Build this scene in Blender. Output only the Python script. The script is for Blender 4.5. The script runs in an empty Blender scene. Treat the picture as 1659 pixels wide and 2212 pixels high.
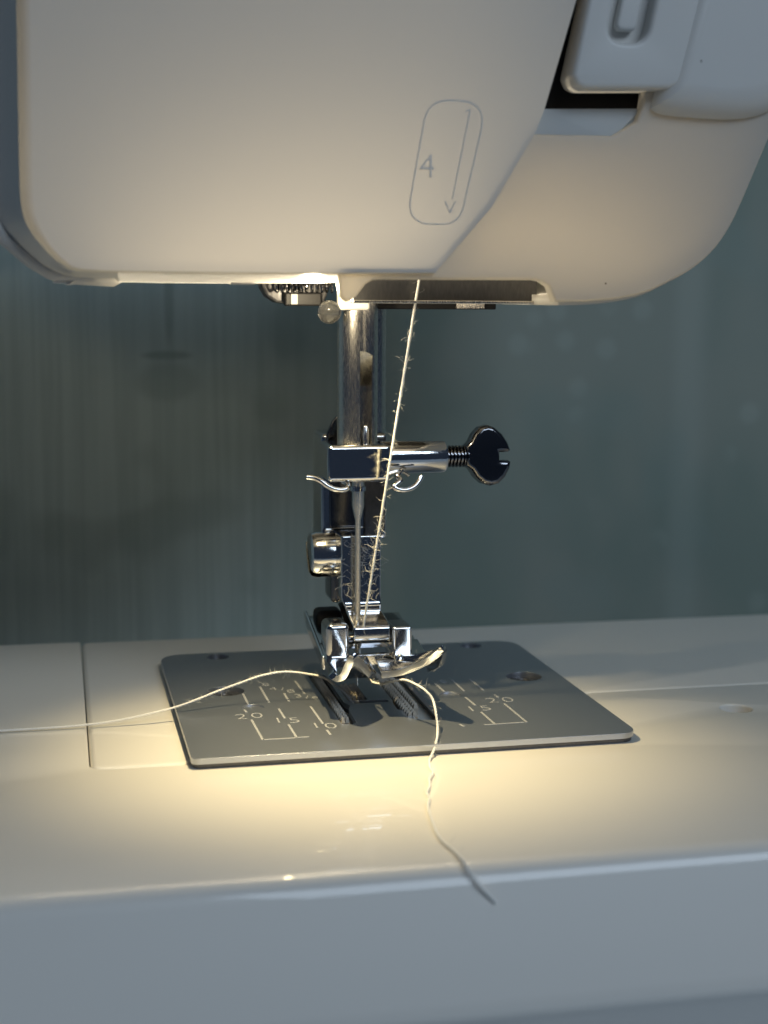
import bpy, bmesh, math, random
from mathutils import Vector, Matrix

random.seed(7)
S = 0.1                                   # the script is written in millimetres, one Blender unit is a centimetre
sc = bpy.context.scene
C = sc.collection
sc.unit_settings.scale_length = 0.01
R = math.radians

# ------------------------------------------------------------------ camera
cam = bpy.data.cameras.new('camera')
cam_ob = bpy.data.objects.new('camera', cam)
C.objects.link(cam_ob)
rx = Vector((0.97751, -0.21081, 0.00525)); dn = Vector((-0.02466, -0.13901, -0.98998)); fw = Vector((0.20943, 0.96759, -0.14108))
m = Matrix((rx, -dn, -fw)).transposed().to_4x4()
m.translation = Vector((-47.56, -230.85, 63.09)) * S
cam_ob.matrix_world = m
cam.sensor_fit = 'HORIZONTAL'
cam.sensor_width = 36.0
cam.lens = 3247.94 / 1659.0 * 36.0
cam.clip_start = 0.5
cam.clip_end = 2000
cam.dof.use_dof = True
cam.dof.focus_distance = 228 * S
cam.dof.aperture_fstop = cam.lens * 1e-3 / (2.5 * S) 
cam.dof.aperture_blades = 0
sc.camera = cam_ob

# ------------------------------------------------------------------ world (dim cool room light)
w = bpy.data.worlds.new('World'); sc.world = w
w.use_nodes = True
bg = w.node_tree.nodes['Background']
bg.inputs['Color'].default_value = (0.40, 0.60, 1.0, 1)
bg.inputs['Strength'].default_value = 0.045

# ------------------------------------------------------------------ lamps
def lamp(name, kind, loc, target, energy, color, **kw):
    l = bpy.data.lights.new(name, kind); o = bpy.data.objects.new(name, l); C.objects.link(o)
    o.location = Vector(loc) * S
    d = (Vector(target) - Vector(loc)).normalized()
    o.rotation_euler = d.to_track_quat('-Z', 'Y').to_euler()
    l.energy = energy; l.color = color
    for k, v in kw.items(): setattr(l, k, v)
    return o
# the little work lamp inside the head, just left of the needle bar
wl_ = lamp('work_lamp_light', 'SPOT', (-12, -18.5, 63.5), (-6, -22, 0), 3250, (1.0, 0.80, 0.42), spot_size=R(82), spot_blend=1.0, shadow_soft_size=0.9 * S)
z_ = -(Vector((-6, -22, 0)) - Vector((-12, -18.5, 63.5))).normalized(); x_ = (Vector((1, 0, 0)) - z_ * z_.x).normalized(); y_ = z_.cross(x_)
wl_.rotation_euler = Matrix((x_, y_, z_)).transposed().to_euler()
wl_.scale = (1.18, 1.0, 1.0)                 # the lamp's lens throws a wide beam
lamp('work_lamp_spill', 'POINT', (-12, -18.5, 63.5), (0, 0, 0), 250, (1.0, 0.83, 0.55), shadow_soft_size=0.9 * S)
lamp('cover_glow_fill', 'AREA', (-9, -9, 65.2), (-9, -32, 68.0), 380, (1.0, 0.84, 0.60), shape='RECTANGLE', size=9.4, size_y=0.5)  # added strip, backlights the translucent cover for its warm glow
# the window of the room, high up in front of the machine
lamp('window_light', 'AREA', (420, -840, 700), (0, 0, 0), 47000, (0.70, 0.84, 1.0), shape='RECTANGLE', size=70, size_y=34)

sc.view_settings.view_transform = 'Standard'
sc.view_settings.look = 'None'
sc.view_settings.exposure = 0.0
sc.view_settings.gamma = 1.0
sc.cycles.max_bounces = 8
sc.cycles.sample_clamp_indirect = 6.0
sc.cycles.caustics_reflective = False

# ------------------------------------------------------------------ materials
def mat(name, base, rough=0.5, metal=0.0, coat=0.0, spec=0.5, bump=0.0, bscale=40.0, rvar=0.0, cvar=0.0, stretch=(1, 1, 1), detail=4.0):
    mt = bpy.data.materials.new(name); mt.use_nodes = True
    nt = mt.node_tree; b = nt.nodes['Principled BSDF']
    b.inputs['Base Color'].default_value = (*base, 1); b.inputs['Roughness'].default_value = rough
    b.inputs['Metallic'].default_value = metal; b.inputs['Coat Weight'].default_value = coat
    b.inputs['Coat Roughness'].default_value = 0.035; b.inputs['Specular IOR Level'].default_value = spec
    tc = nt.nodes.new('ShaderNodeTexCoord'); mp = nt.nodes.new('ShaderNodeMapping')
    mp.inputs['Scale'].default_value = stretch
    nt.links.new(tc.outputs['Object'], mp.inputs['Vector'])
    nz = nt.nodes.new('ShaderNodeTexNoise'); nz.inputs['Scale'].default_value = bscale; nz.inputs['Detail'].default_value = detail
    nt.links.new(mp.outputs['Vector'], nz.inputs['Vector'])
    if bump:
        bp = nt.nodes.new('ShaderNodeBump'); bp.inputs['Strength'].default_value = bump; bp.inputs['Distance'].default_value = 0.01
        nt.links.new(nz.outputs['Fac'], bp.inputs['Height']); nt.links.new(bp.outputs['Normal'], b.inputs['Normal'])
    if rvar:
        mr = nt.nodes.new('ShaderNodeMapRange')
        mr.inputs['From Min'].default_value = 0.3; mr.inputs['From Max'].default_value = 0.7
        mr.inputs['To Min'].default_value = max(0, rough - rvar); mr.inputs['To Max'].default_value = rough + rvar
        nt.links.new(nz.outputs['Fac'], mr.inputs['Value']); nt.links.new(mr.outputs['Result'], b.inputs['Roughness'])
    if cvar:
        mx = nt.nodes.new('ShaderNodeMix'); mx.data_type = 'RGBA'
        mx.inputs['A'].default_value = (*[c * (1 - cvar) for c in base], 1); mx.inputs['B'].default_value = (*[min(1, c * (1 + cvar)) for c in base], 1)
        nt.links.new(nz.outputs['Fac'], mx.inputs['Factor']); nt.links.new(mx.outputs['Result'], b.inputs['Base Color'])
    return mt

M = {}
M['white'] = mat('white_plastic', (0.64, 0.63, 0.60), 0.42, bump=0.04, bscale=60)
M['shell'] = mat('translucent_white_plastic', (0.64, 0.63, 0.60), 0.42, bump=0.04, bscale=60)
_nt = M['shell'].node_tree; _b = _nt.nodes['Principled BSDF']; _t = _nt.nodes.new('ShaderNodeBsdfTranslucent'); _t.inputs['Color'].default_value = (0.80, 0.74, 0.62, 1)
_m = _nt.nodes.new('ShaderNodeMixShader'); _m.inputs['Fac'].default_value = 0.24
_nt.links.new(_b.outputs[0], _m.inputs[1]); _nt.links.new(_t.outputs[0], _m.inputs[2]); _nt.links.new(_m.outputs[0], _nt.nodes['Material Output'].inputs['Surface'])
M['shell_thick'] = M['shell'].copy(); M['shell_thick'].name = 'thick_translucent_plastic'
for n_ in M['shell_thick'].node_tree.nodes:
    if n_.type == 'MIX_SHADER': n_.inputs['Fac'].default_value = 0.44
M['bed'] = mat('glossy_white_plastic', (0.78, 0.75, 0.69), 0.36, coat=0.5, spec=0.35)
M['chrome'] = mat('chrome', (0.66, 0.66, 0.66), 0.09, 1.0, bump=0.07, bscale=55, rvar=0.04)
M['steel'] = mat('brushed_steel', (0.62, 0.60, 0.56), 0.24, 1.0, bump=0.10, bscale=30, stretch=(6, 6, 0.25), rvar=0.08)
M['plate'] = mat('grey_satin_steel', (0.46, 0.49, 0.55), 0.33, 0.9, bump=0.05, bscale=60, stretch=(0.35, 6, 1), rvar=0.06)
M['mark'] = mat('bright_engraving', (0.46, 0.475, 0.50), 0.5, 0.5)
M['black_metal'] = mat('black_chrome', (0.16, 0.16, 0.17), 0.14, 1.0, bump=0.05, bscale=40)
M['dark'] = mat('black_plastic', (0.012, 0.012, 0.013), 0.5, spec=0.2, bump=0.1, bscale=30)
M['gunmetal'] = mat('dark_grey_plate', (0.10, 0.10, 0.105), 0.38, 0.7, bump=0.2, bscale=9, stretch=(3, 1, 1), cvar=0.3)
M['shaded_white'] = mat('shaded_white_plastic', (0.42, 0.43, 0.42), 0.5)  # white plastic darkened for the recessed ledge, shade is in the colour
M['grey'] = mat('grey_plastic', (0.30, 0.30, 0.29), 0.5)
M['thread'] = mat('white_cotton', (0.86, 0.85, 0.81), 0.85, spec=0.2)
M['dog'] = mat('feed_dog_steel', (0.55, 0.50, 0.42), 0.45, 0.55, bump=0.3, bscale=60)
M['table'] = mat('blue_grey_table', (0.52, 0.58, 0.64), 0.5, cvar=0.1, bscale=0.6)
cl = bpy.data.materials.new('clear_plastic'); cl.use_nodes = True
cl.node_tree.nodes['Principled BSDF'].inputs['Base Color'].default_value = (0.30, 0.30, 0.29, 1)
cl.node_tree.nodes['Principled BSDF'].inputs['Transmission Weight'].default_value = 0.9
cl.node_tree.nodes['Principled BSDF'].inputs['Roughness'].default_value = 0.08
M['clear'] = cl

# wallpaper: fine upright ribs on the left, faint pale blossom print
def wall_material():
    mt = bpy.data.materials.new('ribbed_wallpaper'); mt.use_nodes = True
    nt = mt.node_tree; N = nt.nodes; L = nt.links; b = N['Principled BSDF']
    b.inputs['Roughness'].default_value = 0.75
    tc = N.new('ShaderNodeTexCoord')
    def noise(scale, st, det=3.0, loc=(0, 0, 0)):
        mp = N.new('ShaderNodeMapping'); mp.inputs['Scale'].default_value = st; mp.inputs['Location'].default_value = loc
        L.new(tc.outputs['Object'], mp.inputs['Vector'])
        n = N.new('ShaderNodeTexNoise'); n.inputs['Scale'].default_value = scale; n.inputs['Detail'].default_value = det
        L.new(mp.outputs['Vector'], n.inputs['Vector']); return n.outputs['Fac']
    def ramp(x, a, c, lo=0.0, hi=1.0):
        r = N.new('ShaderNodeMapRange'); r.interpolation_type = 'SMOOTHSTEP'
        for k, v in (('From Min', a), ('From Max', c), ('To Min', lo), ('To Max', hi)): r.inputs[k].default_value = v
        L.new(x, r.inputs['Value']); return r.outputs['Result']
    def mul(a, c):
        n = N.new('ShaderNodeMath'); n.operation = 'MULTIPLY'; L.new(a, n.inputs[0])
        if isinstance(c, float): n.inputs[1].default_value = c
        else: L.new(c, n.inputs[1])
        return n.outputs[0]
    def add(a, c):
        n = N.new('ShaderNodeMath'); n.operation = 'ADD'; L.new(a, n.inputs[0]); L.new(c, n.inputs[1]); return n.outputs[0]
    def mix(f, a, c):
        n = N.new('ShaderNodeMix'); n.data_type = 'RGBA'; L.new(f, n.inputs['Factor'])
        for s, v in (('A', a), ('B', c)):
            if isinstance(v, tuple): n.inputs[s].default_value = (*v, 1)
            else: L.new(v, n.inputs[s])
        return n.outputs['Result']
    sep = N.new('ShaderNodeSeparateXYZ'); L.new(tc.outputs['Object'], sep.inputs[0])
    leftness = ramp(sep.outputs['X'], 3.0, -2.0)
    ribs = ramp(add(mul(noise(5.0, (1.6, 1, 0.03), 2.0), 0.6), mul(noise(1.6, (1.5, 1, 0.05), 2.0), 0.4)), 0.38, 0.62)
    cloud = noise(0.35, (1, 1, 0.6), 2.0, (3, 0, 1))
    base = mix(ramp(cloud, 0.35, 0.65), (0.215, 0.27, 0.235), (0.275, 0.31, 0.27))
    base = mix(mul(leftness, 0.7), base, (0.56, 0.69, 0.67))  # left part paler: lamp light on the wall put into the colour
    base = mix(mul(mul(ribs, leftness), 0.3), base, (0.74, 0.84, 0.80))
    # scattered pale petals to the right of the needle
    vo = N.new('ShaderNodeTexVoronoi'); vo.inputs['Scale'].default_value = 0.9; vo.inputs['Randomness'].default_value = 1.0
    L.new(tc.outputs['Object'], vo.inputs['Vector'])
    spots = mul(mul(ramp(vo.outputs['Distance'], 0.33, 0.12), ramp(noise(0.5, (1, 1, 0.7), 1.0, (7, 0, 2)), 0.45, 0.6)), ramp(sep.outputs['X'], 3.5, 5.5))
    base = mix(mul(spots, 0.13), base, (0.56, 0.63, 0.61))
    # one pale upright stripe and a few darker leaves
    stripe = mul(ramp(sep.outputs['X'], 9.6, 10.1), ramp(sep.outputs['X'], 10.9, 10.3))
    base = mix(mul(stripe, 0.14), base, (0.53, 0.59, 0.56))
    dk = mul(ramp(noise(0.45, (1, 1, 1), 1.0, (1, 4, 9)), 0.56, 0.68), 0.3)
    base = mix(dk, base, (0.23, 0.30, 0.275))
    # a stem and flower head printed on the left part
    def gauss(cx, cz, sx, sz):
        vm = N.new('ShaderNodeMapping'); vm.inputs['Location'].default_value = (-cx / sx, 0, -cz / sz); vm.inputs['Scale'].default_value = (1 / sx, 0, 1 / sz)
        L.new(tc.outputs['Object'], vm.inputs['Vector'])
        ln = N.new('ShaderNodeVectorMath'); ln.operation = 'LENGTH'; L.new(vm.outputs['Vector'], ln.inputs[0])
        return ramp(ln.outputs['Value'], 1.0, 0.55)
    base = mix(mul(gauss(-2.35, 4.4, 0.9, 0.55), 0.5), base, (0.34, 0.43, 0.40))
    base = mix(mul(gauss(-2.35, 5.0, 0.7, 0.12), 0.5), base, (0.20, 0.27, 0.25))
    base = mix(mul(gauss(-2.3, 6.3, 0.13, 1.3), 0.4), base, (0.22, 0.29, 0.265))
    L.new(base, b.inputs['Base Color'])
    bp = N.new('ShaderNodeBump'); bp.inputs['Strength'].default_value = 0.3; bp.inputs['Distance'].default_value = 0.03
    L.new(mul(ribs, leftness), bp.inputs['Height']); L.new(bp.outputs['Normal'], b.inputs['Normal'])
    return mt
M['wall'] = wall_material()

# ------------------------------------------------------------------ mesh helpers (all in millimetres)
def link_mesh(name, me, mtl, parent, smooth=40, wn=False):
    me.name = name
    me.materials.clear(); me.materials.append(mtl)
    if smooth:
        me.shade_smooth()
        me.set_sharp_from_angle(angle=R(smooth))
    o = bpy.data.objects.new(name, me); C.objects.link(o)
    if parent is not None: o.parent = parent
    if wn:
        o.modifiers.new('wn', 'WEIGHTED_NORMAL').keep_sharp = True
    return o

class MB:
    def __init__(s): s.v = []; s.f = []
    def add(s, vs, fs):
        k = len(s.v); s.v += [tuple(p) for p in vs]; s.f += [tuple(i + k for i in f) for f in fs]
    def box(s, lo, hi):
        x0, y0, z0 = lo; x1, y1, z1 = hi
        s.add([(x0, y0, z0), (x1, y0, z0), (x1, y1, z0), (x0, y1, z0), (x0, y0, z1), (x1, y0, z1), (x1, y1, z1), (x0, y1, z1)],
              [(3, 2, 1, 0), (4, 5, 6, 7), (0, 1, 5, 4), (1, 2, 6, 5), (2, 3, 7, 6), (3, 0, 4, 7)])
    def lathe(s, prof, origin, axis, n=40):
        # prof: (distance along axis, radius)
        a = Vector(axis).normalized(); u = a.orthogonal().normalized(); v = a.cross(u); o = Vector(origin)
        vs, fs = [], []
        for d, r in prof:
            for k in range(n):
                t = 2 * math.pi * k / n
                vs.append(o + a * d + (u * math.cos(t) + v * math.sin(t)) * r)
        m_ = len(prof)
        for i in range(m_ - 1):
            for k in range(n):
                fs.append((i * n + k, i * n + (k + 1) % n, (i + 1) * n + (k + 1) % n, (i + 1) * n + k))
        fs.append(tuple(range(n))[::-1]); fs.append(tuple((m_ - 1) * n + k for k in range(n)))
        s.add(vs, fs)
    def tube(s, path, rad, n=8, caps=True):
        P = [Vector(p) for p in path]; rs = rad if isinstance(rad, (list, tuple)) else [rad] * len(P)
        t0 = (P[1] - P[0]).normalized(); u = t0.orthogonal().normalized()
        vs, fs = [], []
        for i, p in enumerate(P):
            t = (P[min(i + 1, len(P) - 1)] - P[max(i - 1, 0)])
            t = t.normalized() if t.length > 1e-9 else t0
            u = (u - t * u.dot(t)); u = u.normalized() if u.length > 1e-6 else t.orthogonal().normalized()
            v = t.cross(u)
            for k in range(n):
                a = 2 * math.pi * k / n
                vs.append(p + (u * math.cos(a) + v * math.sin(a)) * rs[i])
        for i in range(len(P) - 1):
            for k in range(n):
                fs.append((i * n + k, i * n + (k + 1) % n, (i + 1) * n + (k + 1) % n, (i + 1) * n + k))
        if caps:
            fs.append(tuple(range(n))[::-1]); fs.append(tuple((len(P) - 1) * n + k for k in range(n)))
        s.add(vs, fs)
    def mesh(s, name):
        me = bpy.data.meshes.new(name)
        me.from_pydata([(x * S, y * S, z * S) for x, y, z in s.v], [], s.f)
        bm = bmesh.new(); bm.from_mesh(me)
        bmesh.ops.recalc_face_normals(bm, faces=bm.faces)
        bm.to_mesh(me); bm.free(); me.update()
        return me
    def build(s, name, mtl, parent=None, smooth=40, bevel=0.0, seg=3, wn=False):
        o = link_mesh(name, s.mesh(name), mtl, parent, smooth)
        if bevel:
            b = o.modifiers.new('bevel', 'BEVEL'); b.width = bevel * S; b.segments = seg; b.limit_method = 'ANGLE'; b.angle_limit = R(35)
            b.harden_normals = False
        if bevel or wn:
            if bevel:
                o.data.shade_smooth(); o.data.set_sharp_from_angle(angle=R(180))
            o.modifiers.new('wn', 'WEIGHTED_NORMAL').keep_sharp = True
        return o

def smooth_path(pts, step=6):
    P = [Vector(p) for p in pts]; out = []
    for i in range(len(P) - 1):
        p0 = P[max(i - 1, 0)]; p1 = P[i]; p2 = P[i + 1]; p3 = P[min(i + 2, len(P) - 1)]
        for k in range(step):
            t = k / step
            out.append(0.5 * ((2 * p1) + (p2 - p0) * t + (2 * p0 - 5 * p1 + 4 * p2 - p3) * t * t + (3 * p1 - p0 - 3 * p2 + p3) * t ** 3))
    out.append(P[-1]); return out

def round_poly(pts, r, n=6):
    # r: one radius or one per corner
    out = []; k = len(pts); rs = r if isinstance(r, (list, tuple)) else [r] * k
    for i in range(k):
        p = Vector(pts[i]).to_2d(); a = Vector(pts[i - 1]).to_2d(); b = Vector(pts[(i + 1) % k]).to_2d()
        if rs[i] <= 0: out.append(tuple(p)); continue
        d1 = (a - p); d2 = (b - p); l1, l2 = d1.length, d2.length; d1.normalize(); d2.normalize()
        ang = d1.angle(d2); t = min(rs[i] / math.tan(ang / 2), l1 * 0.48, l2 * 0.48)
        q1 = p + d1 * t; q2 = p + d2 * t
        for j in range(n + 1):
            s_ = j / n
            out.append(tuple((1 - s_) ** 2 * q1 + 2 * s_ * (1 - s_) * p + s_ * s_ * q2))
    return out

def circle(cx, cy, r, n=28): return [(cx + r * math.cos(2 * math.pi * k / n), cy + r * math.sin(2 * math.pi * k / n)) for k in range(n)]

DG = bpy.context.evaluated_depsgraph_get
def to_mesh(tmp):
    C.objects.link(tmp); bpy.context.view_layer.update()
    me = bpy.data.meshes.new_from_object(tmp.evaluated_get(DG()))
    C.objects.unlink(tmp); bpy.data.objects.remove(tmp)
    return me

def slab(name, loops, lo, hi, mtl, parent=None, bevel=0.0, plane='XY', res=2, xform=None, smooth=50):
    """Flat shape with holes, thickness lo..hi, edges rounded."""
    cu = bpy.data.curves.new(name, 'CURVE'); cu.dimensions = '2D'; cu.fill_mode = 'BOTH'
    for lp in loops:
        sp = cu.splines.new('POLY'); sp.points.add(len(lp) - 1)
        for q, p in zip(sp.points, lp): q.co = (p[0] * S, p[1] * S, 0, 1)
        sp.use_cyclic_u = True
    cu.bevel_depth = bevel * S; cu.bevel_resolution = res; cu.offset = -bevel * S
    cu.extrude = max(1e-5, ((hi - lo) / 2 - bevel) * S)
    me = to_mesh(bpy.data.objects.new('tmp', cu))
    mid = (lo + hi) / 2 * S
    for v in me.vertices:
        x, y, z = v.co
        if plane == 'XY': v.co = (x, y, z + mid)
        else: v.co = (x, mid - z, y)
        if xform: v.co = xform(v.co)
    if plane != 'XY': pass
    bm = bmesh.new(); bm.from_mesh(me)
    bmesh.ops.remove_doubles(bm, verts=bm.verts, dist=1e-5)
    bmesh.ops.recalc_face_normals(bm, faces=bm.faces); bm.to_mesh(me); bm.free()
    return link_mesh(name, me, mtl, parent, smooth)

def text_mesh(name, body, size, mtl, parent, loc, flat=True, thick=0.03, sx=1.0, rot=0.0):
    cu = bpy.data.curves.new(name, 'FONT'); cu.body = body; cu.size = size * S; cu.align_x = 'CENTER'; cu.align_y = 'CENTER'
    cu.extrude = thick * S / 2; cu.offset = -0.016 * size * S
    me = to_mesh(bpy.data.objects.new('tmp', cu))
    c, s_ = math.cos(rot), math.sin(rot)
    for v in me.vertices:
        x, y, z = v.co; x *= sx; x, y = c * x - s_ * y, s_ * x + c * y
        if flat: v.co = (x + loc[0] * S, y + loc[1] * S, z + loc[2] * S)
        else: v.co = (x + loc[0] * S, loc[1] * S - z, y + loc[2] * S)
    return link_mesh(name, me, mtl, parent, 0)

def thing(name, label, cat, loc=(0, 0, 0), group=None):
    o = bpy.data.objects.new(name, None); C.objects.link(o); o.location = Vector(loc) * S; o.empty_display_size = 1
    o['label'] = label; o['category'] = cat
    if group: o['group'] = group
    return o
def tag(o, label, cat): o['label'] = label; o['category'] = cat; return o

# ------------------------------------------------------------------ setting: wall behind, table below
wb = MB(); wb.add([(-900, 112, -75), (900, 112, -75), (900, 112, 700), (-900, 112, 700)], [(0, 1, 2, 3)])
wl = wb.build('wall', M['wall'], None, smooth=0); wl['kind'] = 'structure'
tb = MB(); tb.box((-900, -420, -95), (900, 112, -75))
tt = tb.build('tabletop', M['table'], None, smooth=0); tt['kind'] = 'structure'

# ------------------------------------------------------------------ extension table (white bed in front and to the left)
ext = thing('extension_table', 'glossy white flat extension bed around the needle plate, small round hole at right', 'extension table')
outer = round_poly([(-190, -68.6), (190, -68.6), (190, -1.15), (36.4, -1.15), (20, -27), (-44.7, -27), (-44.7, 52.4), (-190, 52.4)], [2, 2, 1, 3, 3, 3, 0.6, 2])
slab('bed_top', [outer, circle(56.9, -14.8, 2.45)], -6, -1.5, M['bed'], ext, bevel=0.35, res=3)
ap = MB()
prof = [(-62, -1.49), (-69.3, -1.49), (-70.2, -1.55), (-70.9, -1.75), (-71.5, -2.15), (-72.0, -2.8), (-72.4, -3.6), (-74.9, -9.3), (-77.5, -14.9), (-77.9, -16.0), (-77.9, -16.8), (-77.5, -17.6), (-76.8, -18.6), (-70, -42), (-65, -70), (-60, -70), (-60, -6.3), (-62, -6.3)]
n = len(prof)
ap.add([(x, y, z) for x in (-189, 189) for y, z in prof], [(i, (i + 1) % n, n + (i + 1) % n, n + i) for i in range(n)] + [tuple(range(n))[::-1], tuple(n + i for i in range(n))])
M['skirt'] = mat('satin_white_plastic', (0.78, 0.755, 0.70), 0.40, coat=0.15)
M['skirt'].node_tree.nodes['Principled BSDF'].inputs['Coat Roughness'].default_value = 0.12
ap.build('front_skirt', M['bed'], ext, smooth=30)
hb = MB(); hb.lathe([(-16, 2.2), (-6.1, 2.7), (-5.2, 2.7)], (56.9, -14.8, 0), (0, 0, 1)); 
hc = MB(); hc.lathe([(-9, 3.4), (-5.5, 3.4)], (56.9, -14.8, 0), (0, 0, 1))
hb.build('screw_socket', M['grey'], ext)

# ------------------------------------------------------------------ sewing machine
sm = thing('sewing_machine', 'white sewing machine with lit lamp, raised chrome presser foot and grey steel needle plate', 'sewing machine', (0, 0, 0))
def mpart(mb, name, mtl, **k): return mb.build(name, mtl, sm, **k)

arm_loops = [round_poly([(-44.5, -26.6), (20.3, -26.6), (36.5, -0.9), (190, -0.9), (190, 52), (-44.5, 52)], [2, 3, 3, 1, 2, 1.2])]
slab('free_arm', arm_loops, -40, -1.52, M['bed'], sm, bevel=0.9, res=4)

# --- needle plate
RZ = -0.0
plate_out = round_poly([(-30.9, -29.6), (34.6, -29.3), (34.0, 32.2), (-31.3, 32.6)], [1.2, 3.0, 4.5, 5.0])
slotL = round_poly([(-7.75, 13), (-7.45, -16.7), (-5.95, -16.9), (-5.2, -16.2), (-4.95, -9.0), (-4.3, -6.6), (-4.9, -4.6), (-4.9, 13)], 0.4, 3)
slotM = round_poly([(-4.1, 6), (-4.1, -3.9), (-0.9, -3.9), (-0.9, 6)], 0.3, 3)
slotR = round_poly([(2.9, 13), (2.9, -4.6), (2.55, -7.0), (2.5, -10.2), (3.7, -11.4), (4.2, -15.8), (4.9, -16.8), (8.0, -17.2), (8.0, 13)], 0.4, 3)
hole = round_poly([(-3.7, -5.7), (2.2, -5.7), (2.2, -4.2), (-3.7, -4.2)], 0.6, 4)
holes = [circle(-22.4, 5.6, 3.0), circle(27.9, 5.6, 3.0), circle(25.15, 29.2, 1.9), circle(-21.2, 29.2, 1.9), circle(-19.3, -4.8, 1.75), circle(12.7, -3.4, 1.75)]
plate = slab('needle_plate', [plate_out, slotL, slotM, slotR, hole] + holes, -0.85, 0.0, M['plate'], sm, bevel=0.0)
bv = plate.modifiers.new('bevel', 'BEVEL'); bv.width = 0.6 * S; bv.segments = 3; bv.limit_method = 'ANGLE'; bv.angle_limit = R(60)
wm = plate.modifiers.new('wn', 'WEIGHTED_NORMAL'); wm.keep_sharp = False
plate.data.set_sharp_from_angle(angle=R(180))
base_out = round_poly([(-30.7, -29.4), (34.4, -29.1), (33.8, 32.0), (-31.1, 32.4)], [1.2, 3.0, 4.5, 5.0])
slab('plate_edge_shade', [base_out, slotL, slotM, slotR], -1.495, -0.83, M['gunmetal'], plate)  # dark inset slab added so the plate's lower edge looks shaded
for (x, y, r) in ((-22.4, 5.6, 3.0), (27.9, 5.6, 3.0)):
    b = MB(); b.lathe([(-1.4, 2.95), (-1.1, 2.6), (-0.7, 2.3), (-0.7, 1.2), (-1.2, 1.0)], (x, y, 0), (0, 0, 1), 28); b.build('plate_screw', M['gunmetal'], plate)
for (x, y) in ((-19.3, -4.8), (12.7, -3.4)):
    b = MB(); b.lathe([(-1.4, 1.74), (-0.25, 1.74)], (x, y, 0), (0, 0, 1), 24); b.build('plate_pin', M['plate'], plate)
for (x, y) in ((25.15, 29.2), (-21.2, 29.2)):
    b = MB(); b.lathe([(-1.4, 1.88), (-1.0, 1.88)], (x, y, 0), (0, 0, 1), 24); b.build('plate_pin', M['dark'], plate)

def guide(x0, y0, x1, y1, wd=0.36):
    d = Vector((x1 - x0, y1 - y0)).normalized(); p = Vector((-d.y, d.x)) * wd / 2
    b = MB(); vs = []
    for (x, y) in ((x0, y0), (x1, y1)):
        for sgn in (1, -1): vs.append((x + p.x * sgn, y + p.y * sgn))
    lo = [(v[0], v[1], -0.02) for v in vs]; hi = [(v[0] * 1, v[1], 0.03) for v in vs]
    b.add(lo + hi, [(4, 6, 7, 5), (0, 4, 5, 1), (1, 5, 7, 3), (3, 7, 6, 2), (2, 6, 4, 0)])
    b.build('guide_line', M['mark'], plate, smooth=0)
for g in [(-19.85, 3.6, -19.8, -2.9), (-20.8, -5.9, -20.6, -7.5), (-20.4, -11.7, -20.1, -22.5), (-20.1, -22.3, -15.4, -22.3), (-15.05, -22.2, -13.3, -22.1),
          (-15.5, -6.3, -15.35, -11.9), (-15.3, -15.3, -15.15, -22.1), (-10.45, -6.1, -10.2, -15.9), (-10.2, -19.2, -10.1, -21.7),
          (-16.6, 7.4, -16.45, -2.5), (-13.35, 2.5, -13.3, -2.4), (-10.4, 10.0, -10.15, 1.5),
          (12.1, 4.0, 12.2, -1.5), (15.4, 6.0, 15.5, -1.6), (18.5, 6.0, 18.7, -1.7), (14.7, -5.3, 14.95, -10.4), (14.8, -14.2, 15.0, -20.8),
          (13.4, -21.1, 19.6, -20.9), (19.7, -4.6, 19.8, -6.5), (19.7, -10.2, 20.0, -21.0), (9.8, -20.1, 10.15, -21.3)]:
    guide(*g)
for t, x, y, sz in (('2', -21.75, -9.9, 4.0), ('0', -19.3, -9.6, 4.0), ('1', -16.5, -12.9, 4.0), ('5', -14.1, -13.3, 4.0), ('1', -11.4, -16.7, 4.0), ('0', -9.25, -17.3, 4.0),
                    ('5', -19.3, 11.0, 2.8), ('/', -17.6, 10.3, 2.8), ('8', -15.5, 8.6, 2.8), ('4', -14.7, 5.6, 2.8), ('/', -13.2, 5.2, 2.8), ('8', -12.1, 3.6, 2.8),
                    ('3', -11.35, 0.5, 2.8), ('/', -10.05, -0.5, 2.8), ('8', -8.8, -1.4, 2.8),
                    ('2', 18.3, -8.2, 4.0), ('0', 20.9, -8.2, 4.0), ('1', 13.75, -12.3, 4.0), ('5', 16.1, -12.3, 4.0), ('8', 13.7, 4.9, 2.8)):
    text_mesh('numeral', t, sz, M['mark'], plate, (x, y, 0.012), thick=0.03, sx=1.05)

# --- feed dogs
def dog_row(x0, x1, y0, y1, cols, z=0.55, skew=0.0):
    b = MB(); b.box((x0, y0, -2.6), (x1, y1, z - 0.85))
    cw = (x1 - x0) / cols; pitch = 1.3; k = int((y1 - y0) / pitch)
    for c in range(cols):
        for i in range(k):
            xa, xb = x0 + c * cw + 0.04, x0 + (c + 1) * cw - 0.04
            off = 0.35 * (c % 2)
            ya = y0 + i * pitch + off * 0.5; yb = ya + pitch * 0.94; zt = z - 0.86
            xm = (xa + xb) / 2
            b.add([(xa, ya, zt), (xb, ya, zt), (xb, yb, zt), (xa, yb, zt), (xm - 0.18, ya + 0.18, z), (xm + 0.18, ya + 0.18, z)],
                  [(0, 1, 5, 4), (1, 2, 5), (2, 3, 4, 5), (3, 0, 4)])
    return b
dog_row(-7.35, -6.05, -15.6, 12, 2, 0.7).build('feed_dog', M['dog'], sm, smooth=0)
dog_row(-3.9, -1.1, -3.2, 6, 4, 0.5).build('feed_dog', M['dog'], sm, smooth=0)
dog_row(3.1, 4.7, -14.5, 12, 2, 0.7).build('feed_dog', M['dog'], sm, smooth=0)
dog_row(5.3, 6.1, -9.0, 12, 1, 0.5).build('feed_dog', M['dog'], sm, smooth=0)
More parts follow.
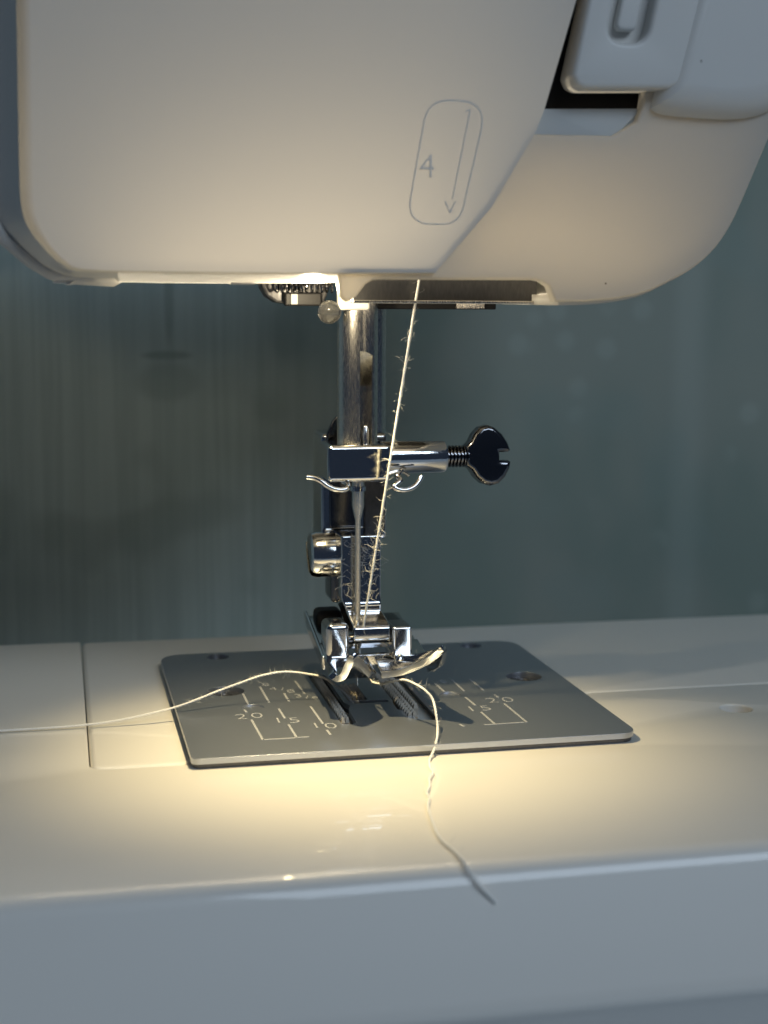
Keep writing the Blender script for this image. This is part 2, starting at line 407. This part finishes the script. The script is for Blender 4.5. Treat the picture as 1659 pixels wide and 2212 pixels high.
cav = MB(); cav.box((-12, -20, -1.9), (12, 20, -1.7)); 
bc = MB(); bc.box((-8.6, -18, -12), (8.6, 14, -11)); 
mpart(cav, 'hook_cover', M['dark'], smooth=0)

# --- presser bar, holder, ankle
b = MB(); b.lathe([(30, 3.5), (70, 3.5)], (0.95, 9, 0), (0, 0, 1), 48); mpart(b, 'presser_bar', M['steel'])
b = MB()   # holder on the presser bar, hollow front
b.box((-6.9, 4.6, 24.2), (4.0, 13.2, 41.6))
hold = mpart(b, 'presser_bar_holder', M['chrome'], bevel=0.8)
b = MB(); b.box((-5.6, 4.2, 26.4), (-0.8, 5.0, 34.2)); b.build('holder_panel', M['black_metal'], hold, bevel=0.35)
b = MB(); b.box((0.0, 4.25, 25.6), (3.6, 5.0, 41.0)); b.build('holder_rib', M['gunmetal'], hold, bevel=0.3)
# ankle: flat shank, blue lit bevel, then a neck that reaches to the cross pin
b = MB()
sec = [(-3.2, 26.3, -5.1, 1.35), (-3.2, 16.6, -5.1, 1.35), (-3.75, 15.3, -4.7, 1.3), (-3.4, 14.3, -4.3, 1.4), (-5.4, 13.2, -4.0, 1.9), (-7.1, 12.7, -3.9, 2.0), (-7.45, 12.1, -3.9, 2.0), (-7.45, 10.5, -3.9, 2.0), (-6.9, 10.1, -3.9, 2.0)]
back = [(4.2, 26.3), (4.2, 16.6), (3.6, 14.8), (2.6, 13.6), (0.0, 11.8), (-3.5, 11.0), (-4.5, 10.7), (-5.2, 10.2), (-5.6, 9.9)]
vs = []; fs = []
for (yf, z, xa, xb), (yb, zb) in zip(sec, back): vs += [(xa, yf, z), (xb, yf, z), (xb, yb, zb), (xa, yb, zb)]
for i in range(len(sec) - 1):
    for k in range(4): fs.append((i * 4 + k, i * 4 + (k + 1) % 4, (i + 1) * 4 + (k + 1) % 4, (i + 1) * 4 + k))
fs += [(0, 1, 2, 3), tuple((len(sec) - 1) * 4 + k for k in (3, 2, 1, 0))]
b.add(vs, fs)
ankle = mpart(b, 'foot_holder', M['chrome'], bevel=0.45)
b = MB(); b.box((-5.8, 1.5, 14.6), (-3.8, 8.0, 22)); b.build('holder_spur', M['black_metal'], ankle, bevel=0.8)
# clamp screw of the foot holder, head to the left
b = MB()
b.lathe([(-9.3, 2.2), (-9.25, 2.9), (-8.9, 3.45), (-8.2, 3.7), (-4.95, 3.7), (-4.75, 3.5), (-4.7, 2.2), (-2, 2.2)], (0, 3, 22.4), (1, 0, 0), 48)
scr = mpart(b, 'holder_screw', M['chrome'])
def boolean_cut(o, cutter_mb):
    co = bpy.data.objects.new('cutter', cutter_mb.mesh('cutter')); C.objects.link(co)
    md = o.modifiers.new('cut', 'BOOLEAN'); md.operation = 'DIFFERENCE'; md.object = co; md.solver = 'EXACT'
    bpy.context.view_layer.update()
    me = bpy.data.meshes.new_from_object(o.evaluated_get(DG()))
    o.modifiers.clear(); o.data = me
    C.objects.unlink(co); bpy.data.objects.remove(co)
    me.shade_smooth(); me.set_sharp_from_angle(angle=R(35))
cut = MB(); cut.box((-9.6, -1.5, 21.4), (-7.6, 7.5, 22.9))
cm = Matrix.Rotation(R(52), 3, 'X')
cut.v = [tuple(cm @ (Vector(p) - Vector((0, 3, 22.4))) + Vector((0, 3, 22.4))) for p in cut.v]
boolean_cut(scr, cut)

# --- needle bar with milled slot
NX, NY = -2.95, -5.0
b = MB(); b.lathe([(40.5, 3.1), (68, 3.1)], (NX, NY, 0), (0, 0, 1), 64)
nb = mpart(b, 'needle_bar', M['steel'])
cut = MB()
pf = [(-9, 39), (-2.6, 39), (-2.6, 49.6), (-4.6, 51.2), (-7.2, 54.0), (-9, 56.2)]
x0, x1 = -3.15, -1.15
cut.add([(x, y, z) for x in (x0, x1) for y, z in pf], [(i, (i + 1) % 6, 6 + (i + 1) % 6, 6 + i) for i in range(6)] + [(5, 4, 3, 2, 1, 0), (6, 7, 8, 9, 10, 11)])
boolean_cut(nb, cut)
b = MB(); b.lathe([(38, 0.55), (43.6, 0.55), (43.8, 0.4)], (-2.0, -6.6, 0), (0, 0, 1), 16); b.build('needle_stop', M['chrome'], nb)
# dark threader flag behind the bar, upper left of the clamp
fl = [(-6.2, 40.2), (-6.0, 41.8), (-5.2, 43.6), (-4.0, 44.9), (-1.5, 45.4), (0.5, 45.2), (0.5, 40.2)]
slab('threader_flag', [fl, circle(-3.4, 41.9, 0.6, 16)], 4.0, 5.2, M['black_metal'], sm, bevel=0.25, plane='XZ')

# --- needle clamp
b = MB(); b.box((-8.3, -9.2, 35.4), (1.5, -0.6, 41.05))
clamp = mpart(b, 'needle_clamp', M['chrome'], bevel=0.75, seg=4)
b = MB(); b.lathe([(0.5, 2.58), (10.6, 2.58), (10.95, 2.35), (11.0, 1.9)], (0, -5, 38.65), (1, 0, 0), 48); b.build('clamp_boss', M['chrome'], clamp)
# thread guide: wire curls at both lower corners
b = MB()
gw = smooth_path([(-11.5, -9.0, 36.35), (-10.4, -9.1, 36.2), (-9.3, -9.4, 35.7), (-8.3, -9.7, 34.95), (-7.2, -9.9, 34.5), (-6.0, -9.9, 34.4), (-5.2, -9.5, 34.7), (-5.1, -8.6, 35.1), (-5.6, -7.6, 35.4)], 6)
b.tube(gw, 0.42, 10); b.build('thread_guide', M['chrome'], clamp); b = MB()
gw2 = smooth_path([(3.4, -8.0, 37.0), (2.6, -8.7, 36.2), (3.0, -9.2, 35.6), (2.1, -9.7, 35.0), (1.9, -9.9, 34.6), (2.8, -10.0, 34.2), (4.0, -9.8, 34.2), (5.2, -9.4, 34.7), (6.0, -9.0, 35.5), (6.4, -8.8, 36.1)], 6)
b.tube(gw2, 0.42, 10)
b.build('thread_guide', M['chrome'], clamp)
b = MB(); b.tube(smooth_path([(1.0, -8.9, 36.6), (2.6, -8.6, 36.9), (3.8, -7.9, 36.6), (4.6, -7.3, 36.1)], 5), 0.28, 8); b.build('guide_clip', M['steel'], clamp)
# thumb screw: threaded shank and flat slotted head
b = MB()
pr = [(10.0, 1.3)]
for i in range(7):
    x = 10.9 + i * 0.56
    pr += [(x, 1.3), (x + 0.14, 1.72), (x + 0.28, 1.72), (x + 0.42, 1.3)]
pr += [(15.4, 1.35), (15.6, 1.0)]
b.lathe(pr, (0, -5, 38.65), (1, 0, 0), 28)
ts = mpart(b, 'thumb_screw', M['black_metal'], smooth=25)
ho = [(14.0, 37.3), (14.9, 36.5), (15.6, 35.4), (16.7, 34.4), (18.0, 34.0), (19.3, 34.3), (20.4, 35.3), (21.1, 36.6), (21.35, 37.7), (20.9, 37.95), (19.5, 37.95), (19.5, 39.2), (20.9, 39.2), (21.3, 39.5), (20.8, 40.8), (19.9, 42.1), (18.7, 43.1), (17.6, 43.5), (16.4, 43.2), (15.4, 42.2), (14.8, 41.0), (14.0, 40.2)]
rotz = Matrix.Rotation(R(3), 3, 'Z') @ Matrix.Rotation(R(-4), 3, 'X')
pv = Vector((17, -5, 38.65)) * S
slab('thumb_head', [ho], -6.6, -3.4, M['black_metal'], ts, bevel=0.75, plane='XZ', res=3, xform=lambda c: rotz @ (c - pv) + pv)

# --- needle
b = MB(); b.lathe([(2.6, 0.04), (4.0, 0.18), (6.0, 0.40), (10, 0.45), (29.0, 0.45), (31.2, 0.98), (36, 1.0)], (NX + 0.15, NY, 0), (0, 0, 1), 24)
ndl = mpart(b, 'needle', M['steel'])
b = MB(); b.lathe([(33.6, 1.25), (34.3, 1.25)], (NX + 0.15, NY, 0), (0, 0, 1), 24); b.build('needle_collar', M['chrome'], ndl)
for i, v in enumerate(ndl.data.vertices): pass

# --- presser foot
foot_parts = []
def zsole(y): return 7.6 + 0.16 * (y + 9)
def patch(front, root, rows=14, p=1.25):
    vs, fs = [], []
    nn = len(front)
    for i in range(rows + 1):
        s_ = i / rows
        for (f, r) in zip(front, root):
            x = r[0] + (f[0] - r[0]) * s_; y = r[1] + (f[1] - r[1]) * s_
            z = r[2] + (f[2] - r[2]) * s_ ** p
            vs.append((x, y, z))
    for i in range(rows):
        for k in range(nn - 1): fs.append((i * nn + k, i * nn + k + 1, (i + 1) * nn + k + 1, (i + 1) * nn + k))
    return vs, fs
def fine(pts, k=4): return [tuple(p) for p in smooth_path(pts, k)]
lt = fine([(-8.63, -14.0, 7.19), (-8.3, -14.6, 6.79), (-7.76, -15.0, 6.55), (-7.04, -15.8, 7.21), (-6.58, -17.0, 9.06), (-6.1, -18.6, 10.7), (-5.0, -17.8, 9.53), (-2.78, -15.5, 7.01), (-2.05, -14.5, 6.6)])
rt = fine([(-1.0, -14.5, 6.66), (0.86, -15.0, 6.93), (2.45, -15.8, 7.46), (3.98, -16.8, 8.37), (5.5, -17.8, 9.39), (6.6, -19.0, 10.68), (7.2, -19.9, 11.6), (7.6, -19.2, 11.1), (7.83, -18.0, 10.03), (8.0, -15.0, 7.71), (7.6, -11.0, 5.9)])
def rootline(fr, xa, xb):
    out = []
    for i, p in enumerate(fr):
        t = i / (len(fr) - 1); out.append((xa + (xb - xa) * t, -8.6, zsole(-8.6)))
    return out
bmf = MB()
v1, f1 = patch(lt, rootline(lt, -8.7, -2.05)); bmf.add(v1, f1)
v2, f2 = patch(rt, rootline(rt, -1.0, 7.4)); bmf.add(v2, f2)
# flat sole behind the toes, open where the needle drops
def quadpatch(x0, x1, y0, y1):
    nx, ny = 8, 8; vs, fs = [], []
    for j in range(ny + 1):
        for i in range(nx + 1):
            x = x0 + (x1 - x0) * i / nx; y = y0 + (y1 - y0) * j / ny; vs.append((x, y, zsole(y)))
    for j in range(ny):
        for i in range(nx): k = j * (nx + 1) + i; fs.append((k, k + 1, k + nx + 2, k + nx + 1))
    bmf.add(vs, fs)
quadpatch(-8.7, -5.6, -8.6, -2.5); quadpatch(2.0, 7.4, -8.6, -2.5)
quadpatch(-8.9, 7.0, -2.5, 9.5)
quadpatch(-5.6, -2.05, -8.6, -7.6); quadpatch(-1.0, 2.0, -8.6, -7.6)
foot = bmf.build('presser_foot', M['chrome'], sm, smooth=60)
so = foot.modifiers.new('solid', 'SOLIDIFY'); so.thickness = 1.1 * S; so.offset = 0.0
bb = foot.modifiers.new('bevel', 'BEVEL'); bb.width = 0.35 * S; bb.segments = 3; bb.limit_method = 'ANGLE'; bb.angle_limit = R(50)
nose = MB()
fr = [p for p in lt[4:33]]
for i, p in enumerate(fr): pass
k_ = len(fr)
vs = [(p[0], p[1] + 0.55, p[2] - 0.6) for p in fr] + [(p[0] * 0.98, -13.6, 6.15) for p in fr]
nose.add(vs, [(i, i + 1, k_ + i + 1, k_ + i) for i in range(k_ - 1)])
nz_ = nose.build('toe_underside', M['chrome'], foot, smooth=60)
nz_.modifiers.new('solid', 'SOLIDIFY').thickness = 0.3 * S
# side walls and yoke tabs that hold the cross pin
b = MB(); b.box((-8.3, -8.2, 6.4), (-4.6, -2.6, 13.4)); b.build('yoke_tab', M['chrome'], foot, bevel=0.9, seg=4)
b = MB(); b.box((2.1, -8.2, 6.4), (5.3, -2.6, 12.6)); b.build('yoke_tab', M['chrome'], foot, bevel=0.5)
b = MB(); b.lathe([(-8, 0.75), (5, 0.75)], (0, -5.4, 10.3), (1, 0, 0), 20); b.build('cross_pin', M['black_metal'], foot)
b = MB()
vs = [(-8.9, -8, 6.2), (-8.3, -8, 6.2), (-8.3, 9.5, 9.5), (-8.9, 9.5, 9.5), (-9.0, -8, 8.3), (-8.4, -8, 8.3), (-8.4, 9.5, 12.0), (-9.0, 9.5, 12.0)]
b.add(vs, [(3, 2, 1, 0), (4, 5, 6, 7), (0, 1, 5, 4), (1, 2, 6, 5), (2, 3, 7, 6), (3, 0, 4, 7)])
b.build('side_rail', M['chrome'], foot, bevel=0.25)
b = MB(); b.box((-7.6, 5.0, 9.6), (-3.2, 9.4, 12.7)); b.build('release_lever', M['dark'], foot, bevel=0.9)
b = MB(); b.box((1.6, -1.0, 8.4), (6.4, 8.6, 11.4)); b.build('rear_block', M['black_metal'], foot, bevel=0.9)
b = MB(); b.box((-4.4, -8.2, 6.6), (1.8, -7.0, 8.4)); b.build('toe_bridge', M['chrome'], foot, bevel=0.2)
b = MB(); b.lathe([(0, 1.2), (1.4, 0.55), (1.9, 0.3), (2.0, 0.1)], (2.3, -11.8, 7.2), (0.1, 0, 1), 14); b.build('toe_stud', M['chrome'], foot)

# --- head: front cover on the left, lower body panel on the right
inner = [(24.3, 112), (-49.6, 112), (-50.0, 77), (-49.9, 74), (-49.3, 71.8), (-48.0, 69.5), (-46.6, 67.9), (-45.0, 66.75), (-42, 66.45), (-37, 66.35), (-23.5, 66.3), (-10, 66.35), (2.35, 66.45), (9.98, 75.1), (15.98, 85.0), (17.22, 88.1), (21.45, 102.7)]
outr = [(24.5, 112.3), (-57, 112.3), (-57.2, 77), (-56.6, 73), (-54.8, 70.2), (-51.4, 67.3), (-48.7, 65.8), (-46.0, 65.2), (-42.5, 65.02), (-37, 65.0), (-23.5, 64.95), (-10, 65.15), (2.55, 66.1), (10.25, 74.9), (16.3, 84.8), (17.5, 88.0), (21.75, 102.6)]
def round_loop(pts, a, e, step=5):
    return pts[:a] + [tuple(p)[:2] for p in smooth_path([(x, z, 0) for x, z in pts[a:e]], step)] + pts[e:]
def pillow(name, inn, out, y0, depth, back, mtl, parent, nseg=8, prof=None):
    b = MB(); n_ = len(inn); vs = []; fs = []
    prof_ = prof or [(math.sin(math.pi / 2 * j / nseg), 1 - math.cos(math.pi / 2 * j / nseg)) for j in range(nseg + 1)]
    nseg = len(prof_) - 1
    for u_, d_ in prof_:
        for a, c in zip(inn, out):
            vs.append((a[0] + (c[0] - a[0]) * u_, y0 + depth * d_, a[1] + (c[1] - a[1]) * u_))
    for c in out: vs.append((c[0], back, c[1]))
    for j in range(nseg + 1):
        for k in range(n_): fs.append((j * n_ + k, j * n_ + (k + 1) % n_, (j + 1) * n_ + (k + 1) % n_, (j + 1) * n_ + k))
    fs.append(tuple(range(n_)))
    b.add(vs, fs)
    o = b.build(name, mtl, parent, smooth=40, wn=True)
    return o
def densify(pts, n_=6, skip=()):
    return pts
cover = pillow('face_cover', round_loop(inner, 2, 12), round_loop(outr, 2, 12), -32, 12, -19, M['shell'], sm, prof=[(0, 0), (0.06, 0.008), (0.12, 0.03), (0.17, 0.065), (0.21, 0.11), (0.25, 0.17), (0.45, 0.42), (0.7, 0.7), (0.9, 0.9), (1, 1)])
cover.data.materials.append(M['white'])
for p_ in cover.data.polygons:
    c_ = p_.center / S
    if c_.y > -30.2: p_.material_index = 1
right_side = [tuple(p)[:2] for p in smooth_path([(x, z, 0) for x, z in [(20.8, 62.66), (24.5, 62.75), (28.5, 63.1), (32.5, 63.9), (36.0, 65.4), (39.8, 67.4), (42.8, 69.95), (44.9, 72.8), (46.7, 76.4), (50.5, 85.4), (55, 96), (60, 112)]], 5)]
panel = [(-10.9, 66.8), (-10.45, 63.3), (-9.9, 62.75), (-9.5, 62.52), (-9.1, 62.7), (-8.3, 63.2), (-7.0, 64.9), (-6.1, 65.4), (-5.2, 65.5), (16.6, 65.6), (17.6, 65.4), (18.7, 64.7), (19.56, 62.65)] + right_side + [(34, 112), (31.6, 89.2), (30.9, 87.3), (28.9, 86.1), (27.3, 85.2), (15.2, 85.1), (9.0, 75.4), (1.6, 66.9)]
body = slab('head_body', [panel], -31.3, -28.8, M['shell_thick'], sm, bevel=0.5, plane='XZ', res=3)
# shell of the head behind the covers, open below for the lamp and the bars
b = MB()
ring = [(-56.6, 112), (-56.6, 77), (-56.0, 73.3), (-54.2, 70.4), (-51, 67.6), (-48.4, 66), (-45.8, 65.4), (-40, 65.1)]
vs = [(x, y, z) for y, dx, dz in ((-24, 0, 0), (-14, 2, 1), (50, 14, 4)) for x, z in [(a + dx, c + dz) for a, c in ring]]; k = len(ring)
fs = [(j * k + i, j * k + i + 1, j * k + k + i + 1, j * k + k + i) for j in (0, 1) for i in range(k - 1)]
b.add(vs, fs)
ring2 = [(x - 0.15, z + 0.25) for x, z in right_side]
vs = [(x, y, z) for y in (-28.8, 50) for x, z in ring2]; k = len(ring2)
b.add(vs, [(i, i + 1, k + i + 1, k + i) for i in range(k - 1)])
b.add([(-44, 50, 112), (-44, 50, 66), (60, 50, 66), (60, 50, 112)], [(0, 1, 2, 3)])
b.add([(-56.6, -24, 112), (59.5, -24, 112), (59.5, 50, 112), (-56.6, 50, 112)], [(0, 1, 2, 3)])
sh = mpart(b, 'head_shell', M['white'], smooth=40)
so = sh.modifiers.new('solid', 'SOLIDIFY'); so.thickness = 1.5 * S; so.offset = 0
# dark chassis behind the notch in the panel
b = MB(); b.box((-6.0, -17.5, 62.7), (21.4, -16.6, 65.9)); mpart(b, 'chassis_plate', M['gunmetal'], smooth=0)
b = MB(); b.box((-6.3, -18.6, 62.3), (21.9, -16.6, 62.75)); mpart(b, 'chassis_lip', M['steel'], bevel=0.12)
b = MB(); b.box((-5, -3, 61.35), (19.5, 1.2, 66)); mpart(b, 'cross_rail', M['dark'], bevel=0.2)
b = MB(); b.box((13.0, -3.3, 61.5), (17.5, -2.9, 62.6)); mpart(b, 'rail_cap', M['steel'], smooth=0)
b = MB(); b.box((-6.5, -8.5, 61.2), (-1.6, -6.5, 64)); mpart(b, 'bar_bushing', M['white'], bevel=0.5)
# threader mechanism: coil spring over a dark curved bracket
br = [(-17.6, 66), (-17.4, 64.6), (-16.6, 63.2), (-15.2, 62.3), (-12.4, 61.9), (-8.0, 61.9), (-6.5, 66)]
slab('threader_bracket', [br], -4, 0.5, M['gunmetal'], sm, bevel=0.4, plane='XZ')
b = MB()
b.tube([(-16 + 9 * t / 260, -6.5 + 0.85 * math.cos(t * 0.29), 64.75 + 0.85 * math.sin(t * 0.29)) for t in range(261)], 0.22, 6); mpart(b, 'coil_spring', M['black_metal'])
b = MB(); b.box((-14.2, -6, 61.8), (-8.6, -4.2, 63.8)); mpart(b, 'threader_slide', M['dark'], bevel=0.3)
b = MB(); b.box((-13.4, -6.5, 62.0), (-12.3, -5.9, 63.6)); mpart(b, 'slide_tooth', M['grey'], bevel=0.15)
b = MB(); b.lathe([(0, 0.3), (0.25, 1.3), (0.8, 1.75), (1.5, 1.75), (2.0, 1.2), (2.1, 0.3)], (-8.0, -8.6, 60.7), (0.25, 1, 0.2), 24); mpart(b, 'threader_knob', M['clear'])
b = MB(); b.box((-10.2, -18, 64.9), (-8.9, -12, 70)); 
# upper right: thread guard block in its dark channel, the raised pod beside it and the ledge below, its shade put into the colour
b = MB(); b.box((17.6, -27.2, 87.8), (33, -26.2, 113)); mpart(b, 'channel_back', M['dark'], smooth=0)

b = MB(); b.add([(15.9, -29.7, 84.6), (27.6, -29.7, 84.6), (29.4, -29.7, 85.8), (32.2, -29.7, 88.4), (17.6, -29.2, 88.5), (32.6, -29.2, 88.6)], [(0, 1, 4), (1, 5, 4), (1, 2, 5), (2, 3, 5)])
lo = mpart(b, 'channel_ledge', M['shaded_white'], smooth=0)
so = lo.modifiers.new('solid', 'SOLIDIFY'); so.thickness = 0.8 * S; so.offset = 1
blk = [(20.4, 92.6), (21.0, 91.4), (22.1, 90.9), (34.2, 91.3), (35.6, 91.9), (36.3, 93.2), (40.6, 112), (24.4, 112)]
cap = round_poly([(24.9, 97.1), (30.7, 97.1), (34.2, 113.5), (28.4, 113.5)], [2.8, 2.8, 0, 0], 8)
blk[-2:] = [(43.0, 124), (26.9, 124)]
guard = slab('thread_guard', [round_poly(blk, [1, 1, 1, 1, 1, 1, 0, 0], 3), cap], -34.2, -28.4, M['white'], sm, bevel=0.75, plane='XZ', res=4)
b = MB(); b.box((23, -31.6, 96), (36, -31.0, 113.5)); b.build('guard_recess', M['white'], guard, smooth=0)
capi = round_poly([(26.6, 98.8), (29.6, 98.8), (32.6, 113), (29.6, 113)], [1, 1, 0, 0], 4)
slab('guard_tongue', [capi], -33.2, -31.5, M['white'], guard, bevel=0.5, plane='XZ', res=3)
pin_ = [(37.0, 92.3), (38.6, 92.0), (44, 91.9), (48, 92.9), (51.5, 95), (54, 98.5), (60, 112.5), (42.5, 112.5)]
pout = [(32.6, 88.9), (35, 88.1), (44, 87.8), (49.5, 88.8), (53.6, 91.6), (56.5, 96), (62.5, 113), (38.6, 113)]
pod = pillow('raised_pod', round_loop(pin_, 0, 6), round_loop(pout, 0, 6), -34.6, 3.6, -27, M['white'], sm)
# the raised outline with a numeral and an arrow on the face cover
M['raised'] = M['shell'].copy(); M['raised'].name = 'raised_translucent_plastic'
for n_ in M['raised'].node_tree.nodes:
    if n_.type == 'MIX_SHADER': n_.inputs['Fac'].default_value = 0.3
    if n_.type == 'BSDF_TRANSLUCENT': n_.inputs['Color'].default_value = (0.97, 0.95, 0.90, 1)
    if n_.type == 'BSDF_PRINCIPLED': n_.inputs['Base Color'].default_value = (0.85, 0.84, 0.81, 1)
def emboss(name, path, r, parent):
    b_ = MB(); b_.tube([(x, -31.97, z) for x, z in path], r, 8); return b_.build(name, M['raised'], parent)
capsule = round_poly([(-1.75, 72.85), (5.6, 72.85), (9.3, 89.0), (1.1, 89.0)], [3.2, 3.2, 3.6, 3.6], 10)
em = emboss('threading_mark', capsule + [capsule[0], capsule[1]], 0.10, cover)
text_mesh('numeral', '4', 4.6, M['raised'], em, (1.1, -32.0, 80.3), flat=False, thick=0.2)
ar = emboss('arrow', [(6.9, 87.8), (4.6, 76.2)], 0.09, em)
for p in ([(6.9, 87.9), (6.3, 87.7)], [(3.6, 75.9), (4.3, 74.4)], [(5.0, 75.9), (4.3, 74.4)]): emboss('arrow', p, 0.1, em)
# flaking strip along the lower left edge of the cover
for lo_, hi_ in (((-47.9, -27.4, 64.75), (-45.2, -26.2, 65.1)), ((-46.3, -27.6, 64.5), (-45.6, -26.6, 64.9)), ((-24.8, -28.2, 64.75), (-21.6, -27.2, 65.0))):
    b = MB(); b.box(lo_, hi_); mpart(b, 'burr', M['white'], bevel=0.1)
M['stain'] = mat('brown_stain', (0.16, 0.12, 0.07), 0.6)
b = MB(); b.lathe([(0, 0.16), (0.08, 0.12)], (26.9, -31.25, 65.2), (0, -1, 0), 10); mpart(b, 'speck', M['stain'])
b = MB(); b.lathe([(0, 0.35), (0.1, 0.2)], (38.5, -34.5, 95.0), (0, -1, 0), 10); mpart(b, 'speck', M['stain'])

# ------------------------------------------------------------------ threads
def ply_thread(path, step=5, ply=3, off=0.095, r=0.102, pitch=1.5):
    P = smooth_path(path, step)
    # resample evenly
    L = [0.0]
    for i in range(1, len(P)): L.append(L[-1] + (P[i] - P[i - 1]).length)
    ds = 0.16; n_ = int(L[-1] / ds); Q = []; j = 0
    for i in range(n_ + 1):
        d = i * ds
        while j < len(L) - 2 and L[j + 1] < d: j += 1
        t = (d - L[j]) / max(1e-9, L[j + 1] - L[j]); Q.append(P[j].lerp(P[j + 1], min(1, t)))
    mb = MB(); u = (Q[1] - Q[0]).normalized().orthogonal().normalized(); fr = []
    for i, q in enumerate(Q):
        t = (Q[min(i + 1, len(Q) - 1)] - Q[max(i - 1, 0)]).normalized()
        u = (u - t * u.dot(t)).normalized(); fr.append((u.copy(), t.cross(u)))
    for k in range(ply):
        pth = []
        for i, q in enumerate(Q):
            a = 2 * math.pi * (k / ply + i * ds / pitch) + 0.3 * math.sin(i * 0.05)
            w_ = off * (1 + 0.12 * math.sin(i * 0.31 + k))
            pth.append(q + fr[i][0] * math.cos(a) * w_ + fr[i][1] * math.sin(a) * w_)
        mb.tube(pth, r, 6)
    return mb, Q
def fuzz(Q, count, lo, hi, parent, spots=None):
    mb = MB()
    for i in range(count):
        if spots and random.random() < 0.35: k = int(min(len(Q) - 2, max(1, random.gauss(random.choice(spots), 0.03) * len(Q))))
        else: k = random.randrange(1, len(Q) - 1)
        p = Q[k].copy(); d = Vector((random.gauss(0, 1), random.gauss(0, 1), random.gauss(0, 1))).normalized()
        L_ = random.uniform(lo, hi); pth = [p]
        for j in range(5):
            d = (d + 0.4 * Vector((random.gauss(0, 1), random.gauss(0, 1), random.gauss(0, 1)))).normalized()
            pth.append(pth[-1] + d * L_ / 5)
        mb.tube(pth, [0.014, 0.014, 0.013, 0.012, 0.010, 0.007], 3, caps=False)
    o = mb.build('fuzz', M['thread'], parent, smooth=0); o['kind'] = 'stuff'; return o

# needle thread: from the head down to the eye, under the toes, then forward over the bed
up = [(3.6, -20.2, 70.0)] + [tuple(Vector((3.3, -19.3, 66.3)).lerp(Vector((-2.52, -6.4, 10.2)), t / 8)) for t in range(9)] + [(-2.6, -5.4, 8.6)]
low = [(-2.3, -5.6, 6.6), (-1.4, -8.0, 4.3), (-0.4, -11.0, 4.4), (0.9, -13.8, 5.5), (2.3, -16.0, 6.15), (3.75, -18.5, 5.85), (4.5, -20.3, 5.45), (5.35, -21.2, 4.3), (5.25, -23.5, 2.9), (5.15, -25.0, 1.2), (4.3, -28.0, 0.35), (3.2, -30.2, -0.8),
       (2.2, -32.2, -1.25), (1.75, -34.0, -1.3), (1.3, -36.3, -1.2), (1.2, -38.2, -1.3), (0.0, -41.0, -1.1), (-0.6, -43.6, -1.3), (-1.6, -46.2, -1.1), (-1.9, -48.6, -1.3), (-2.8, -51.5, -1.2), (-3.5, -56.2, -1.25), (-4.1, -62.5, -1.25), (-3.5, -67.5, -1.2), (-3.3, -70.8, -1.15), (-2.9, -72.3, -1.9), (-1.7, -73.0, -3.6), (-0.1, -73.4, -5.4)]
mb, Q = ply_thread(up + low)
nt_ = mb.build('needle_thread', M['thread'], None, smooth=60)
tag(nt_, 'white sewing thread running from the head through the needle and trailing forward over the bed', 'thread')
fuzz(Q, 420, 0.3, 2.0, nt_, spots=[0.13, 0.2, 0.26, 0.3, 0.33, 0.36, 0.53, 0.56])
bob = [(-2.9, -4.9, -2.2), (-3.2, -4.3, -0.6), (-4.2, -4.0, 0.7), (-4.99, -3.9, 1.6), (-6.4, -3.6, 2.8), (-7.95, -3.2, 3.8), (-11.2, -2.8, 4.55), (-14.4, -2.8, 4.9), (-18.0, -3.2, 4.5), (-21.0, -3.5, 3.66), (-24.6, -4.0, 2.65), (-28.3, -5.0, 1.63), (-31.2, -5.4, 0.85), (-34.8, -6.0, 0.27), (-39.7, -6.2, -0.5), (-44.5, -6.4, -0.9), (-50.6, -6.5, -1.05), (-57.4, -6.5, -1.1), (-66, -6.6, -1.2), (-80, -7, -1.2)]
mb, Q = ply_thread(bob)
bt = mb.build('bobbin_thread', M['thread'], None, smooth=60)
tag(bt, 'white sewing thread arching left from the needle plate slot and off across the bed', 'thread')
fuzz(Q, 220, 0.3, 1.6, bt, spots=[0.16, 0.2, 0.24, 0.3, 0.38])

# lint on the foot holder and the toes
mb = MB()
for i in range(230):
    if random.random() < 0.6: p = Vector((random.uniform(-4.9, 1.2), -3.3, random.uniform(16.5, 26)))
    else: p = Vector((random.uniform(-4, 6), random.uniform(-13.5, -8.8), 6.7)); p.z = 7.55 + random.uniform(0, 0.5)
    d = Vector((random.gauss(0, 1), random.gauss(0, 0.25), random.gauss(0, 1))).normalized(); pth = [p]; L_ = random.uniform(0.3, 1.8)
    for j in range(5):
        d = (d + 0.28 * Vector((random.gauss(0, 1), random.gauss(0, 0.2), random.gauss(0, 1)))).normalized(); q = pth[-1] + d * L_ / 5
        if p.z > 12: q.y = min(q.y, -3.27)
        pth.append(q)
    mb.tube(pth, random.uniform(0.008, 0.018), 3, caps=False)
li = mb.build('lint', M['thread'], None, smooth=0); li['kind'] = 'stuff'
li['label'] = 'pale lint fibres clinging to the metal foot holder'; li['category'] = 'lint'
